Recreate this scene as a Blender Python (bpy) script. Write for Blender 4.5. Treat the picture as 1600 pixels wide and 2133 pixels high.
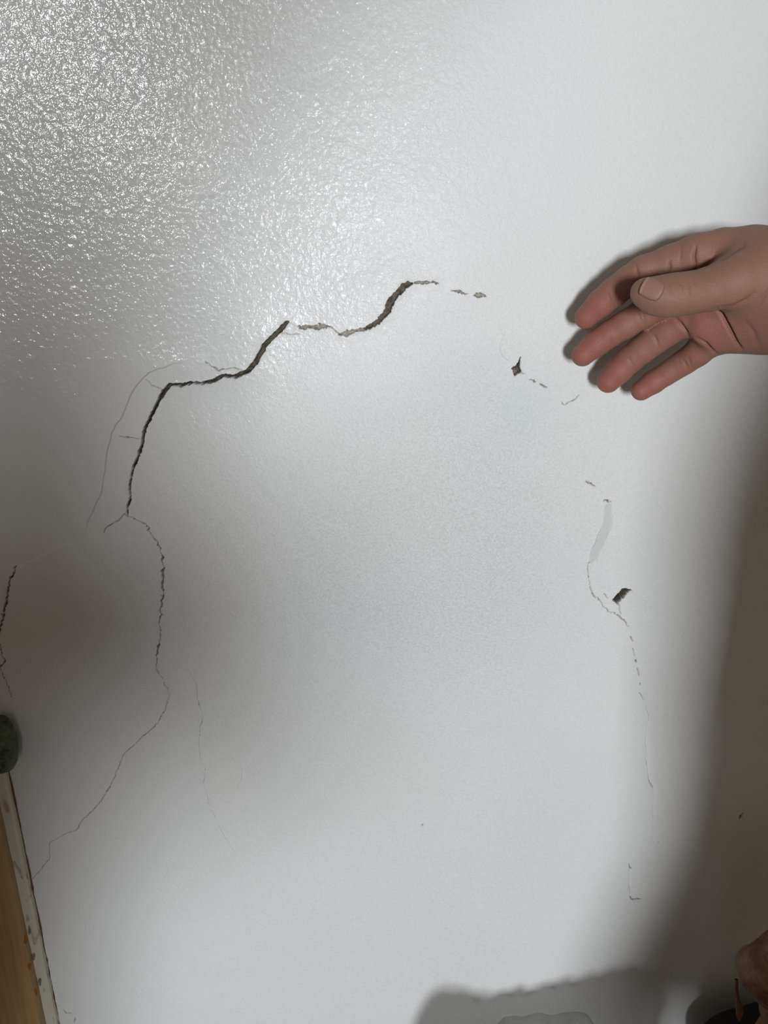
import bpy, math, random
import numpy as np
from mathutils import Vector

for o in list(bpy.data.objects):
    bpy.data.objects.remove(o, do_unlink=True)
S = bpy.context.scene
C = S.collection
random.seed(4)

# ------------------------------------------------------------------ camera
FPX, PITCH = 1605.0, math.radians(20.0)
CAM = np.array([0.0, -0.55, 1.15])
cam_d = bpy.data.cameras.new('camera')
cam = bpy.data.objects.new('camera', cam_d)
C.objects.link(cam)
cam.location = CAM
cam.rotation_euler = (math.pi / 2 - PITCH, 0, 0)
cam_d.sensor_fit = 'VERTICAL'
cam_d.sensor_height = 36.0
cam_d.lens = FPX / 2133.0 * 36.0
cam_d.clip_start = 0.01
S.camera = cam

# ------------------------------------------------------------------ world, windows, exposure
w = bpy.data.worlds.new('room_air')
S.world = w
w.use_nodes = True
w.node_tree.nodes['Background'].inputs[0].default_value = (1.0, 0.84, 0.65, 1)
w.node_tree.nodes['Background'].inputs[1].default_value = 0.14


def area(name, loc, target, sx, sy, power, col):
    d = bpy.data.lights.new(name, 'AREA')
    d.shape = 'RECTANGLE'
    d.size, d.size_y = sx, sy
    d.energy = power
    d.color = col
    o = bpy.data.objects.new(name, d)
    C.objects.link(o)
    o.location = loc
    o.rotation_euler = (Vector(target) - Vector(loc)).to_track_quat('-Z', 'Y').to_euler()
    return o


area('window_light_behind', (0.15, -5.0, 1.25), (0, 0, 1.05), 0.42, 0.74, 172, (0.94, 0.975, 1.0))
area('window_light_upper', (-1.08, -3.0, 1.757), (-0.2, 0, 1.2), 0.64, 0.45, 47, (0.95, 0.99, 1.0))

S.view_settings.view_transform = 'Standard'
S.view_settings.look = 'None'
S.view_settings.gamma = 1.0
S.view_settings.use_curve_mapping = False
S.view_settings.exposure = 0.1

# ------------------------------------------------------------------ projection helpers
FWD = np.array([0, math.cos(PITCH), -math.sin(PITCH)])
UPV = np.array([0, math.sin(PITCH), math.cos(PITCH)])


def U(px, py, h=0.0):
    """point of the photograph at distance h in front of the wall plane"""
    d = FWD + np.array([(px - 800) / FPX, 0, 0]) - UPV * ((py - 1066.5) / FPX)
    t = (-h - CAM[1]) / d[1]
    return CAM + d * t


def depth_of(p):
    return float(np.dot(np.asarray(p) - CAM, FWD))


def proj(P):
    q = P - CAM
    z = q @ FWD
    return 800 + FPX * q[:, 0] / z, 1066.5 - FPX * (q @ UPV) / z


# ------------------------------------------------------------------ generic helpers
def link(name, me, mat=None, parent=None, **props):
    o = bpy.data.objects.new(name, me)
    C.objects.link(o)
    if mat is not None:
        me.materials.clear()
        me.materials.append(mat)
    if parent is not None:
        o.parent = parent
    for k, v in props.items():
        o[k] = v
    return o


def np_mesh(name, V, F=None, loops=None, sizes=None, smooth=True):
    me = bpy.data.meshes.new(name)
    V = np.asarray(V, np.float32)
    if F is not None:
        F = np.asarray(F, np.int32)
        loops = F.ravel()
        sizes = np.full(len(F), F.shape[1], np.int32)
    me.vertices.add(len(V))
    me.vertices.foreach_set('co', V.ravel())
    me.loops.add(len(loops))
    me.loops.foreach_set('vertex_index', np.asarray(loops, np.int32))
    me.polygons.add(len(sizes))
    st = np.zeros(len(sizes), np.int32)
    st[1:] = np.cumsum(sizes)[:-1]
    me.polygons.foreach_set('loop_start', st)
    me.update(calc_edges=True)
    me.polygons.foreach_set('use_smooth', np.full(len(sizes), smooth, bool))
    me.validate()
    return me


def attr(me, name, vals):
    a = me.attributes.new(name, 'FLOAT', 'POINT')
    a.data.foreach_set('value', np.asarray(vals, np.float32))


_rng = np.random.RandomState(7)
_tab = _rng.rand(256, 256).astype(np.float32)


def vnoise(x, y, f):
    x, y = x * f, y * f
    xi, yi = np.floor(x).astype(int), np.floor(y).astype(int)
    fx, fy = x - xi, y - yi
    fx, fy = fx * fx * (3 - 2 * fx), fy * fy * (3 - 2 * fy)
    a = _tab[xi & 255, yi & 255]
    b = _tab[(xi + 1) & 255, yi & 255]
    c = _tab[xi & 255, (yi + 1) & 255]
    d = _tab[(xi + 1) & 255, (yi + 1) & 255]
    return (a * (1 - fx) + b * fx) * (1 - fy) + (c * (1 - fx) + d * fx) * fy


def sstep(a, b, x):
    t = np.clip((x - a) / (b - a), 0, 1)
    return t * t * (3 - 2 * t)


def seg_dist(P, a, b):
    ab = b - a
    t = np.clip(((P - a) @ ab) / max(float(ab @ ab), 1e-12), 0, 1)
    return np.linalg.norm(P - a - t[:, None] * ab, axis=1), t


# ------------------------------------------------------------------ node material helper
class NM:
    def __init__(s, name):
        s.m = bpy.data.materials.new(name)
        s.m.use_nodes = True
        s.t = s.m.node_tree
        s.b = s.t.nodes['Principled BSDF']

    def n(s, kind, **kw):
        nd = s.t.nodes.new(kind)
        for k, v in kw.items():
            if k in nd.inputs:
                s.put(nd.inputs[k], v)
            else:
                setattr(nd, k, v)
        return nd

    def put(s, sock, v):
        if hasattr(v, 'is_output') or isinstance(v, bpy.types.NodeSocket):
            s.t.links.new(v, sock)
        else:
            sock.default_value = v

    def math(s, op, a, b=0.0, clamp=False):
        nd = s.t.nodes.new('ShaderNodeMath')
        nd.operation = op
        nd.use_clamp = clamp
        s.put(nd.inputs[0], a)
        s.put(nd.inputs[1], b)
        return nd.outputs[0]

    def mix(s, f, a, b):
        nd = s.t.nodes.new('ShaderNodeMix')
        nd.data_type = 'RGBA'
        s.put(nd.inputs[0], f)
        s.put(nd.inputs[6], a)
        s.put(nd.inputs[7], b)
        return nd.outputs[2]

    def noise(s, scale, detail=3, rough=.5, vec=None, dist=0.0):
        nd = s.t.nodes.new('ShaderNodeTexNoise')
        nd.inputs['Scale'].default_value = scale
        nd.inputs['Detail'].default_value = detail
        nd.inputs['Roughness'].default_value = rough
        nd.inputs['Distortion'].default_value = dist
        s.put(nd.inputs['Vector'], vec if vec is not None else s.obj())
        return nd.outputs['Fac']

    def obj(s):
        if not hasattr(s, '_o'):
            s._o = s.t.nodes.new('ShaderNodeTexCoord').outputs['Object']
        return s._o

    def mapped(s, scale, rot=(0, 0, 0)):
        nd = s.t.nodes.new('ShaderNodeMapping')
        s.put(nd.inputs['Vector'], s.obj())
        nd.inputs['Scale'].default_value = scale
        nd.inputs['Rotation'].default_value = rot
        return nd.outputs[0]

    def attr(s, name):
        nd = s.t.nodes.new('ShaderNodeAttribute')
        nd.attribute_name = name
        return nd.outputs['Fac']

    def ramp(s, f, stops):
        nd = s.t.nodes.new('ShaderNodeValToRGB')
        s.put(nd.inputs[0], f)
        e = nd.color_ramp.elements
        while len(e) < len(stops):
            e.new(0.5)
        for el, (p, c) in zip(e, stops):
            el.position = p
            el.color = (*c, 1) if len(c) == 3 else c
        return nd.outputs[0]

    def bump(s, h, dist, strength=1.0, normal=None):
        nd = s.t.nodes.new('ShaderNodeBump')
        s.put(nd.inputs['Strength'], strength)
        nd.inputs['Distance'].default_value = dist
        s.put(nd.inputs['Height'], h)
        if normal is not None:
            s.put(nd.inputs['Normal'], normal)
        return nd.outputs[0]

    def set(s, **kw):
        for k, v in kw.items():
            s.put(s.b.inputs[k.replace('_', ' ')], v)
        return s.m


# ------------------------------------------------------------------ wall paint
def wall_material():
    k = NM('painted_plaster')
    tex, crack, skim, blue, fine = (k.attr(a) for a in ('tex', 'crack', 'skim', 'blue', 'fine'))
    big = k.noise(5.0, 2)
    base = k.mix(big, (0.70, 0.715, 0.725, 1), (0.76, 0.765, 0.765, 1))
    base = k.mix(skim, base, (0.75, 0.755, 0.75, 1))
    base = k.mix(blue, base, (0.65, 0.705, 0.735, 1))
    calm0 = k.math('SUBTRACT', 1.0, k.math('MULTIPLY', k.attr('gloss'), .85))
    pit_shade = k.ramp(k.noise(560, 3, .65, dist=.4), [(.25, (0, 0, 0)), (.58, (1, 1, 1))])  # shade of tiny pits painted into the colour as random specks
    gw = k.math('MULTIPLY', k.math('SUBTRACT', 1.0, pit_shade), k.math('MULTIPLY', calm0, k.math('ADD', .06, k.math('MULTIPLY', fine, .30))))
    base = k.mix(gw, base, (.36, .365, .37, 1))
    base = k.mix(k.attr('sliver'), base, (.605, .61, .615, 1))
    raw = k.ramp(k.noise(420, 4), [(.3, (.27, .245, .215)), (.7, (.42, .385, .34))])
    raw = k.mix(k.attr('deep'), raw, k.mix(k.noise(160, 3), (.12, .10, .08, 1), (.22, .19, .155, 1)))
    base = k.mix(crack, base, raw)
    # roller stipple, finer dabs of the repaired middle, brush strokes
    st = k.noise(300, 2.5, .55, dist=.35)
    st2 = k.noise(150, 1.5, .5)
    h1 = k.math('MULTIPLY', k.math('ADD', st, k.math('MULTIPLY', st2, .7)), tex)
    fn = k.noise(620, 3, .6, dist=.5)
    h2 = k.math('MULTIPLY', fn, k.math('MULTIPLY', fine, 1.9))
    h3 = k.math('MULTIPLY', k.noise(900, 2), .24)
    sw = k.noise(260, 2, .5, vec=k.mapped((.12, 1, 1), (0, -.75, 0)))
    h3 = k.math('ADD', h3, k.math('MULTIPLY', sw, k.math('MULTIPLY', k.attr('stroke'), .35)))
    calm = k.math('SUBTRACT', 1.0, k.math('MULTIPLY', k.attr('gloss'), .85))
    h = k.math('ADD', h1, k.math('MULTIPLY', k.math('ADD', h2, h3), calm))
    h = k.math('MULTIPLY', h, k.math('SUBTRACT', 1.0, crack))
    h = k.math('ADD', h, k.math('MULTIPLY', k.noise(700, 4), k.math('MULTIPLY', crack, 1.5)))
    nrm = k.bump(h, 0.00072, .85)
    gl = k.attr('gloss')
    rough = k.math('SUBTRACT', .42, k.math('MULTIPLY', gl, .08))
    rough = k.math('ADD', rough, k.math('MULTIPLY', crack, .5))
    spec = k.math('MULTIPLY', k.math('SUBTRACT', 1.0, crack), .2)
    coat = k.math('MULTIPLY', k.math('MULTIPLY', gl, .9), k.math('SUBTRACT', 1.0, crack))
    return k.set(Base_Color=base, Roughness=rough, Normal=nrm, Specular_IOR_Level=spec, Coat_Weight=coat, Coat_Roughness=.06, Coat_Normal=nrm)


# ------------------------------------------------------------------ cracks of the plaster, traced as (x, y, width) marks
CR = []          # (points, depth m, jag)


def crack(pts, depth=.009, jag=.0007, dots=0.0):
    CR.append((pts, depth, jag, dots))


crack([(267, 1071, 3), (267.5, 1052, 5), (272.8, 1040, 5), (272, 1003, 5), (279, 974, 5), (286.6, 956, 7), (295.4, 930, 6),
       (301, 900, 6), (305.7, 886, 6), (314.5, 868, 6), (325, 847, 7), (333.6, 830, 8), (345, 812, 9), (354, 801, 8),
       (376, 802, 7), (400, 797, 6.5), (423, 797.5, 6.5), (447, 792, 8), (467, 781, 8), (492, 783, 9), (517, 772, 9),
       (532, 756, 10), (541, 739, 10), (555, 715, 10), (573, 697.6, 9), (590.6, 680, 9), (599, 670, 7)], .0125, .0004)
crack([(620.8, 680.7, 2), (631, 681, 8), (643.5, 680.7, 5), (657.5, 682.8, 6), (673, 678, 10), (689, 680.7, 1)], .0045)
crack([(709, 696, 4), (720, 694.7, 11), (731, 689, 9), (745, 687, 7), (762, 684, 8)], .005)
crack([(760, 684, 8), (780, 675, 10), (796, 661, 13), (808, 645, 13), (815, 624, 13),
       (829, 610, 12), (841, 596, 13), (850, 592, 11), (858, 592, 4)], .011, .0005)
crack([(862, 590, 3), (871, 589, 6), (888, 589, 5), (906, 589, 4), (913, 592, 1)], .004)
crack([(939, 605.5, 1), (955, 608, 4), (965, 610, 5), (975, 612.5, 1)], .004)
crack([(986, 614, 2), (993, 614, 8), (1000, 613, 11), (1008, 615, 7)], .005)
hair = dict(depth=.003, jag=.0005)
crack([(689, 681, 1), (710, 695, 1)], **hair)
crack([(587, 693, 1.6), (595, 693, 1.4), (605, 696.5, 1.6), (615, 695, 1.2), (624, 694, .8)], **hair)
crack([(430, 753, 1.3), (444, 762, 2.2), (457, 769.6, 2.4), (473, 767, 2.2), (486, 764, 2), (507, 769.6, 1.2)], .003, .0005)
crack([(338, 811, 2), (329, 806, 1.4), (319, 803, 1.2), (303, 791, .9)], **hair)
crack([(266, 1071, 1.2), (258, 1069.6, 1.2), (249, 1081, 1.1), (222, 1098, 1), (219, 1108, .9)], **hair)
crack([(290, 914, .9), (250, 908, .8)], **hair)
crack([(267.8, 1073.5, 1.2), (282, 1079, 1.2), (298, 1085, 2), (310, 1098, 2.7), (317.6, 1113, 2.2), (325.5, 1122, 3.6),
       (331, 1131, 2.6), (336, 1142, 3.6), (341, 1160, 4), (342.6, 1168, 3.4), (344.4, 1181, 2.8), (339, 1189, 3.2),
       (341.8, 1199.5, 3.2), (339, 1210, 3.2), (341.8, 1224, 3.4), (340.7, 1241.5, 3.2), (337, 1262.5, 3.2), (337, 1275.6, 3),
       (333, 1289, 2), (337, 1302, 2), (335.5, 1323, 2.4), (331, 1344, 3), (328.6, 1360, 2.4), (327, 1378, 2),
       (327.6, 1387, 2.8)], .005, .0009, .55)
crack([(327.6, 1387, 2.4), (332, 1399, 1.6), (344, 1412, 1.5), (342.6, 1421, 1.4), (352, 1430, 1.4), (353, 1446, 1.4),
       (347, 1472, 1), (330, 1502, 1.1), (318, 1516, 1.2), (299, 1532, 1.3), (282, 1548, 1.5), (260, 1568.6, 1.5),
       (244, 1603, 1.4), (234, 1630, 1.4), (213, 1665, 1.6), (192, 1689, 1.5), (170, 1711, 1.4), (160, 1728, 1.5),
       (130, 1741, 1.3), (103, 1756, 1.6), (102, 1775, 1.3), (103, 1788, 1.2), (89, 1807, 1.2), (65, 1833, 1)], .0032, .0005)
crack([(391.6, 1388.7, .9), (410.5, 1421, 1), (412.6, 1450, 1), (423.6, 1492, 1), (418, 1511, 1), (414, 1554, 1.1),
       (418, 1583, 1.2), (428, 1599, 1), (424, 1627, 1), (435, 1674, .9), (453, 1714, .8)], .0022, .0005)
crack([(496, 1784, 1.1), (525, 1828, 1), (543, 1857, .8)], .0012, .0006)
crack([(375, 1720, .8), (347, 1800, .8), (336, 1850, .9), (340, 1890, .8), (352, 1950, .7)], .001, .0008)
crack([(1083, 774, 1.6), (1093, 779, 1)], **hair)
crack([(1101, 788, 1.4), (1108, 791, 4), (1116, 795.6, 2)], .004)
crack([(1124, 798, 1.5), (1130, 802, 3), (1136, 806, 1)], .004)
crack([(1173, 841, 1.3), (1180, 838, 1.3), (1193, 831.6, 1.2), (1205, 822.6, .9)], **hair)
crack([(1167, 835, .9), (1173, 841, 1)], **hair)
crack([(1217, 999, 1.4), (1227, 1004, 4), (1238, 1011, 1.5)], .004)
crack([(1240, 1012, .8), (1252, 1022, .9), (1254, 1033, .8)], .001)
crack([(1256.5, 1038.6, 2.5), (1262, 1040, 6), (1265.5, 1042, 3)], .006)
crack([(1270, 1041, 2), (1274, 1041, 1.6)], .003)
crack([(1221.5, 1165, 1.2), (1219, 1179, 2.2), (1221.5, 1193, 2), (1222.7, 1205, 1.2), (1225, 1219, 1.8), (1231, 1231, 2.2),
       (1244, 1241, 2), (1252, 1253, 1.8), (1262.5, 1266, 2), (1274, 1268, 2), (1286, 1276.5, 3), (1298, 1287, 3),
       (1305, 1299, 1.8)], .003, .0006)
for q in ([(1309, 1319, 3), (1314, 1329, 1.4)], [(1314, 1342, 1.2), (1319, 1360, 1.5)], [(1320, 1368, 3.5), (1322, 1371, 3.5)],
          [(1323, 1385, 2.4), (1328, 1400, 2)], [(1328.6, 1415, 2), (1329, 1418, 2)], [(1327.7, 1435, 1.5), (1337.5, 1451, 1.3)],
          [(1346, 1612, 1.2), (1350, 1622, 1)], [(1307, 1848, 2), (1308, 1850, 2)], [(1372, 1755, 2), (1372.5, 1756, 2)],
          [(879, 1714, 2.6), (880, 1717, 2.6)]):
    crack(q, .003, .0003)
crack([(1253, 1229, 1.5), (1258, 1232, 2.2), (1262, 1238, 1.3)], **hair)
crack([(1234, 1201, .9), (1243, 1199, 1)], .001)
crack([(1284.8, 1252, 2), (1286, 1262, 1), (1289, 1274, .9)], **hair)
crack([(1313, 1226, 1.4), (1325, 1235, 1), (1345, 1250, .8)], .0015)
crack([(1308, 1793, 1.5), (1310, 1802, 2), (1314, 1809.6, 2.4), (1317.5, 1810, 2)], .004, .0003)
crack([(1311, 1866, 1.2), (1315, 1872, 2.5), (1319, 1872.6, 6), (1327, 1871, 4.2), (1336, 1871, 1.5)], .007, .0004)
crack([(1341, 1874, 1.6), (1343, 1874.5, 1.4)], .002)
crack([(1539.6, 1708, 2), (1543.6, 1700, 5), (1550.6, 1692.5, 2)], .0035, .0005)
crack([(110, 2082, 1.5), (127, 2098, 1.6), (134, 2104, 3), (140, 2109, 3.5), (150, 2110, 2), (160, 2113, 1.5)], .0022)
crack([(157, 2118, 3), (155, 2128, 3)], .002)
crack([(37, 1178, 3), (26, 1200, 5), (20, 1223, 4), (16, 1252, 4.5), (8, 1281, 5), (4, 1297, 4), (1, 1316, 5), (-4, 1338, 4),
       (6, 1343, 2), (4, 1362, 2.5), (12, 1373, 2.5), (2, 1390, 2.5), (8, 1404, 2.5), (14, 1420, 2), (20, 1432, 2.4), (25, 1450, 1.8)], .004, .0009)
# broken-out holes as closed outlines
HOLES = [([(1084, 741), (1078, 752), (1070.5, 760), (1064, 765), (1069.8, 783), (1077.6, 779), (1084, 774), (1081, 765), (1082, 753)], .012),
         ([(1270.7, 1241), (1277.7, 1233), (1283.6, 1228), (1290.6, 1220), (1297.7, 1217.5), (1307, 1221), (1314, 1226), (1307, 1225),
           (1302, 1229), (1294, 1241), (1290, 1240), (1283.6, 1252), (1277.7, 1248)], .014)]
# edges of plaster coats: points, height of the left-hand side (walking along), reach
STEPS = [([(414, 746), (367, 756), (332, 767), (300, 783), (282, 806), (262, 847), (250, 874), (235, 900), (225, 938), (220, 974),
           (213, 1024), (200, 1053), (184, 1085), (178, 1118), (178, 1138)], -.0013, .018, .0005),
         ([(178, 1136), (158, 1133), (135, 1135), (112, 1143), (85, 1157), (62, 1167), (40, 1180), (26, 1200), (20, 1223), (16, 1252),
           (8, 1281), (2, 1316)], .0011, .022, .0008),
         ([(262, 1331), (289, 1349), (302, 1365), (323, 1378)], .0006, .015, .0006),
         ([(391, 1388), (410, 1421), (413, 1450), (424, 1492), (418, 1511), (414, 1554), (418, 1583), (428, 1599), (424, 1627), (435, 1674),
           (453, 1714), (476, 1758), (496, 1784), (525, 1828), (543, 1857)], .0004, .02, .0005),
         ([(470, 1569), (485, 1575), (505, 1601), (505, 1621), (496, 1630), (496, 1644), (517, 1647)], .0006, .012, .0005),
         ([(1047, 650), (1036, 674), (1046, 697), (1039, 714), (1040, 729), (1054, 745), (1062, 754), (1064, 765)], .0005, .014, .0004),
         ([(1256, 1042), (1253, 1083), (1237, 1121), (1225, 1150), (1221, 1165)], .0009, .012, .0004),
         ([(1274, 1048), (1272, 1083), (1262, 1111), (1250, 1140)], -.0006, .012, .0006),
         ([(1337, 1448), (1348, 1485), (1340, 1545), (1348, 1618), (1357, 1634), (1360, 1689), (1358, 1723), (1340, 1747), (1330, 1781),
           (1311, 1802), (1310, 1849), (1312, 1872)], -.0042, .035, .0006),
         ([(600, 670), (622, 681)], .0006, .01, .0005)]


def build_wall():
    Cc, N = 0.0036, 12
    x0, z0 = -0.612, 0.18
    nx, nz = 340, 380
    f = Cc / N
    segs = []
    for pts, dep, jag, dots in CR:
        W = [(U(p[0], p[1])[[0, 2]], p[2] * depth_of(U(p[0], p[1])) / FPX) for p in pts]
        for (a, wa), (b, wb) in zip(W, W[1:]):
            segs.append((a, b, wa, wb, dep, jag, dots))
    holes = [(np.array([U(*p)[[0, 2]] for p in pts]), d) for pts, d in HOLES]
    steps = [(np.array([U(*p)[[0, 2]] for p in pts]), a, L, s) for pts, a, L, s in STEPS]
    # ---- cells to refine
    cx = x0 + (np.arange(nx) + .5) * Cc
    cz = z0 + (np.arange(nz) + .5) * Cc
    ref = np.zeros((nx, nz), bool)
    allseg = [(s[0], s[1], max(s[2], s[3]) / 2 + .0022) for s in segs]
    for P, d in holes:
        Q = np.vstack([P, P[:1]])
        allseg += [(a, b, .004) for a, b in zip(Q, Q[1:])]
    for P, a_, L, s in steps:
        allseg += [(a, b, s * 1.5 + .0006) for a, b in zip(P, P[1:])]
    for a, b, r in allseg:
        r = r + Cc * .72
        i0, i1 = np.searchsorted(cx, [min(a[0], b[0]) - r, max(a[0], b[0]) + r])
        j0, j1 = np.searchsorted(cz, [min(a[1], b[1]) - r, max(a[1], b[1]) + r])
        if i1 <= i0 or j1 <= j0:
            continue
        gx, gz = np.meshgrid(cx[i0:i1], cz[j0:j1], indexing='ij')
        d, _ = seg_dist(np.stack([gx.ravel(), gz.ravel()], 1), a, b)
        ref[i0:i1, j0:j1] |= (d < r).reshape(gx.shape)
    ref[0, :] = ref[-1, :] = False
    ref[:, 0] = ref[:, -1] = False
    MZ = nz * N + 1
    key = lambda i, j: i * MZ + j
    ri, rj = np.nonzero(ref)
    a, b = np.meshgrid(np.arange(N), np.arange(N), indexing='ij')
    fi = (ri[:, None] * N + a.ravel()[None]).ravel()
    fj = (rj[:, None] * N + b.ravel()[None]).ravel()
    FQ = np.stack([key(fi, fj), key(fi + 1, fj), key(fi + 1, fj + 1), key(fi, fj + 1)], 1)
    nb = np.zeros_like(ref)
    nb[1:] |= ref[:-1]
    nb[:-1] |= ref[1:]
    nb[:, 1:] |= ref[:, :-1]
    nb[:, :-1] |= ref[:, 1:]
    plain = ~ref & ~nb
    pi, pj = np.nonzero(plain)
    CQ = np.stack([key(pi * N, pj * N), key(pi * N + N, pj * N), key(pi * N + N, pj * N + N), key(pi * N, pj * N + N)], 1)
    ng, ngs = [], []
    for i, j in zip(*np.nonzero(~ref & nb)):
        i, j = int(i), int(j)
        I, J = i * N, j * N
        lp = []
        e = range(N) if j > 0 and ref[i, j - 1] else (0,)
        lp += [key(I + t, J) for t in e]
        e = range(N) if i < nx - 1 and ref[i + 1, j] else (0,)
        lp += [key(I + N, J + t) for t in e]
        e = range(N) if j < nz - 1 and ref[i, j + 1] else (0,)
        lp += [key(I + N - t, J + N) for t in e]
        e = range(N) if i > 0 and ref[i - 1, j] else (0,)
        lp += [key(I, J + N - t) for t in e]
        ng += lp
        ngs.append(len(lp))
    loops = np.concatenate([FQ.ravel(), CQ.ravel(), np.array(ng, np.int64)])
    sizes = np.concatenate([np.full(len(FQ), 4), np.full(len(CQ), 4), np.array(ngs)]).astype(np.int32)
    uk, inv = np.unique(loops, return_inverse=True)
    X = x0 + (uk // MZ) * f
    Z = z0 + (uk % MZ) * f
    P2 = np.stack([X, Z], 1)
    edge = np.minimum(np.minimum(X - x0, x0 + nx * Cc - X), np.minimum(Z - z0, z0 + nz * Cc - Z))
    fade = sstep(0, .05, edge)
    # ---- bulges of the loose plaster (towards the room)
    H = np.zeros(len(uk))

    def lump(px, py, rx, rz, amp, rot=0.0):
        c = U(px, py)[[0, 2]]
        dx, dz = X - c[0], Z - c[1]
        u = dx * math.cos(rot) + dz * math.sin(rot)
        v = -dx * math.sin(rot) + dz * math.cos(rot)
        return amp * np.exp(-(u / rx) ** 2 - (v / rz) ** 2)
    H += lump(800, 1150, .17, .20, .010)
    H += lump(1230, 1500, .06, .14, .006)
    H += lump(520, 700, .03, .02, .0018, .8)
    H += lump(790, 610, .028, .016, .0015, .6)
    H += lump(420, 770, .05, .012, .0012)
    H += lump(600, 1400, .06, .08, -.003)
    H += lump(90, 1280, .05, .09, .003)
    H += lump(300, 300, .25, .2, -.004)
    H += (vnoise(X + 3, Z + 5, 11) - .5) * .0016 + (vnoise(X + 9, Z, 35) - .5) * .0005
    # ---- coats ending in an edge
    for P, amp, L, soft in steps:
        dist = np.full(len(X), 1e9)
        side = np.zeros(len(X))
        tpar = np.zeros(len(X))
        jx = (vnoise(X, Z, 180) - .5) * .0016
        jz = (vnoise(X + 7, Z + 3, 180) - .5) * .0016
        Q = P2 + np.stack([jx, jz], 1)
        lo, hi = P.min(0) - L * 4, P.max(0) + L * 4
        m = np.nonzero((X > lo[0]) & (X < hi[0]) & (Z > lo[1]) & (Z < hi[1]))[0]
        Qm = Q[m]
        n = len(P) - 1
        dm, sm, tm = np.full(len(m), 1e9), np.zeros(len(m)), np.zeros(len(m))
        for i in range(n):
            d, t = seg_dist(Qm, P[i], P[i + 1])
            ab = P[i + 1] - P[i]
            cr = ab[0] * (Qm[:, 1] - P[i][1]) - ab[1] * (Qm[:, 0] - P[i][0])
            up = d < dm - 1e-9
            dm[up], sm[up], tm[up] = d[up], np.sign(cr)[up], (i + t)[up]
        fl = min(2.5, n * .45)
        ef = sstep(0, fl, tm) * sstep(0, fl, n - tm)
        sd = dm * sm
        H[m] += amp * ef * (sstep(-soft, soft, sd) * np.exp(-np.abs(sd) / L) - .5 * np.exp(-np.abs(sd) / L))
    # ---- cracks
    jn = np.stack([vnoise(X, Z, 420) - .5 + .8 * (vnoise(X, Z, 900) - .5), vnoise(X + 5, Z + 9, 420) - .5 + .8 * (vnoise(X + 1, Z + 4, 900) - .5)], 1)
    dn = vnoise(X, Z, 300)
    dn2 = vnoise(X + 11, Z, 160)
    D = np.zeros(len(X))
    lip = np.zeros(len(X))
    for a, b, wa, wb, dep, jag, dots in segs:
        r = max(wa, wb) / 2 + .003
        m = np.nonzero((X > min(a[0], b[0]) - r) & (X < max(a[0], b[0]) + r) & (Z > min(a[1], b[1]) - r) & (Z < max(a[1], b[1]) + r))[0]
        if not len(m):
            continue
        d, t = seg_dist(P2[m] + jn[m] * jag * 2, a, b)
        hw = (wa + (wb - wa) * t) / 2
        if dots:
            hw = hw * np.clip(1.25 - dots * 2.2 * np.clip(dn[m] - .38, 0, 1) * 2, .25, 1.25)
        hw = np.maximum(hw, .00030)
        dd = dep * sstep(0, 1, np.clip((hw - d) / .00045 + .35, 0, 1)) * (.75 + .5 * dn[m])
        dd *= np.clip(hw / .0007, .6, 1)
        D[m] = np.maximum(D[m], dd)
        lip[m] = np.maximum(lip[m], np.exp(-np.clip(d - hw, 0, 1) / .0012) * min(1, dep / .009))
    for P, dep in holes:
        lo, hi = P.min(0) - .003, P.max(0) + .003
        m = np.nonzero((X > lo[0]) & (X < hi[0]) & (Z > lo[1]) & (Z < hi[1]))[0]
        Q = P2[m] + jn[m] * .0008
        inside = np.zeros(len(m), bool)
        dm = np.full(len(m), 1e9)
        for i in range(len(P)):
            a, b = P[i], P[(i + 1) % len(P)]
            c = ((a[1] > Q[:, 1]) != (b[1] > Q[:, 1])) & (Q[:, 0] < (b[0] - a[0]) * (Q[:, 1] - a[1]) / (b[1] - a[1] + 1e-12) + a[0])
            inside ^= c
            dm = np.minimum(dm, seg_dist(Q, a, b)[0])
        sd = np.where(inside, dm, -dm)
        D[m] = np.maximum(D[m], dep * sstep(-.0002, .0006, sd) * (.6 + .6 * dn2[m]))
        lip[m] = np.maximum(lip[m], np.exp(-np.clip(-sd, 0, 1) / .0015))
    H = H * fade + lip * .0005
    Y = -H + D
    me_v = np.stack([X, Y, Z], 1)
    # ---- rest of the wall around the detailed field
    base = len(me_v)
    xs = [-1.5, x0, x0 + nx * Cc, 1.6]
    zs = [0.0, z0, z0 + nz * Cc, 2.4]
    ext, extra_loops, extra_sizes = [], [], []
    for i in range(3):
        for j in range(3):
            if i == 1 and j == 1:
                continue
            k = base + len(ext)
            ext += [(xs[i], 0, zs[j]), (xs[i + 1], 0, zs[j]), (xs[i + 1], 0, zs[j + 1]), (xs[i], 0, zs[j + 1])]
            extra_loops += [k, k + 1, k + 2, k + 3]
            extra_sizes.append(4)
    V = np.vstack([me_v, np.array(ext)])
    # slab behind gives the wall its thickness
    k = len(V)
    V = np.vstack([V, np.array([(-1.5, .05, 0), (1.6, .05, 0), (1.6, .05, 2.4), (-1.5, .05, 2.4),
                                (-1.5, 0, 0), (1.6, 0, 0), (1.6, 0, 2.4), (-1.5, 0, 2.4)], float)])
    for q in ((0, 3, 2, 1), (4, 0, 1, 5), (5, 1, 2, 6), (6, 2, 3, 7), (7, 3, 0, 4)):
        extra_loops += [k + t for t in q]
        extra_sizes.append(4)
    L = np.concatenate([inv.ravel(), np.array(extra_loops)])
    Sz = np.concatenate([sizes, np.array(extra_sizes)])
    me = np_mesh('wall_back', V, loops=L, sizes=Sz)
    # ---- surface masks that belong to the plaster itself
    pad = lambda v, c: np.concatenate([v, np.full(len(V) - len(v), c)])
    G = lambda px, py, rx, rz, rot=0: lump(px, py, rx, rz, 1.0, rot)
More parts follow.
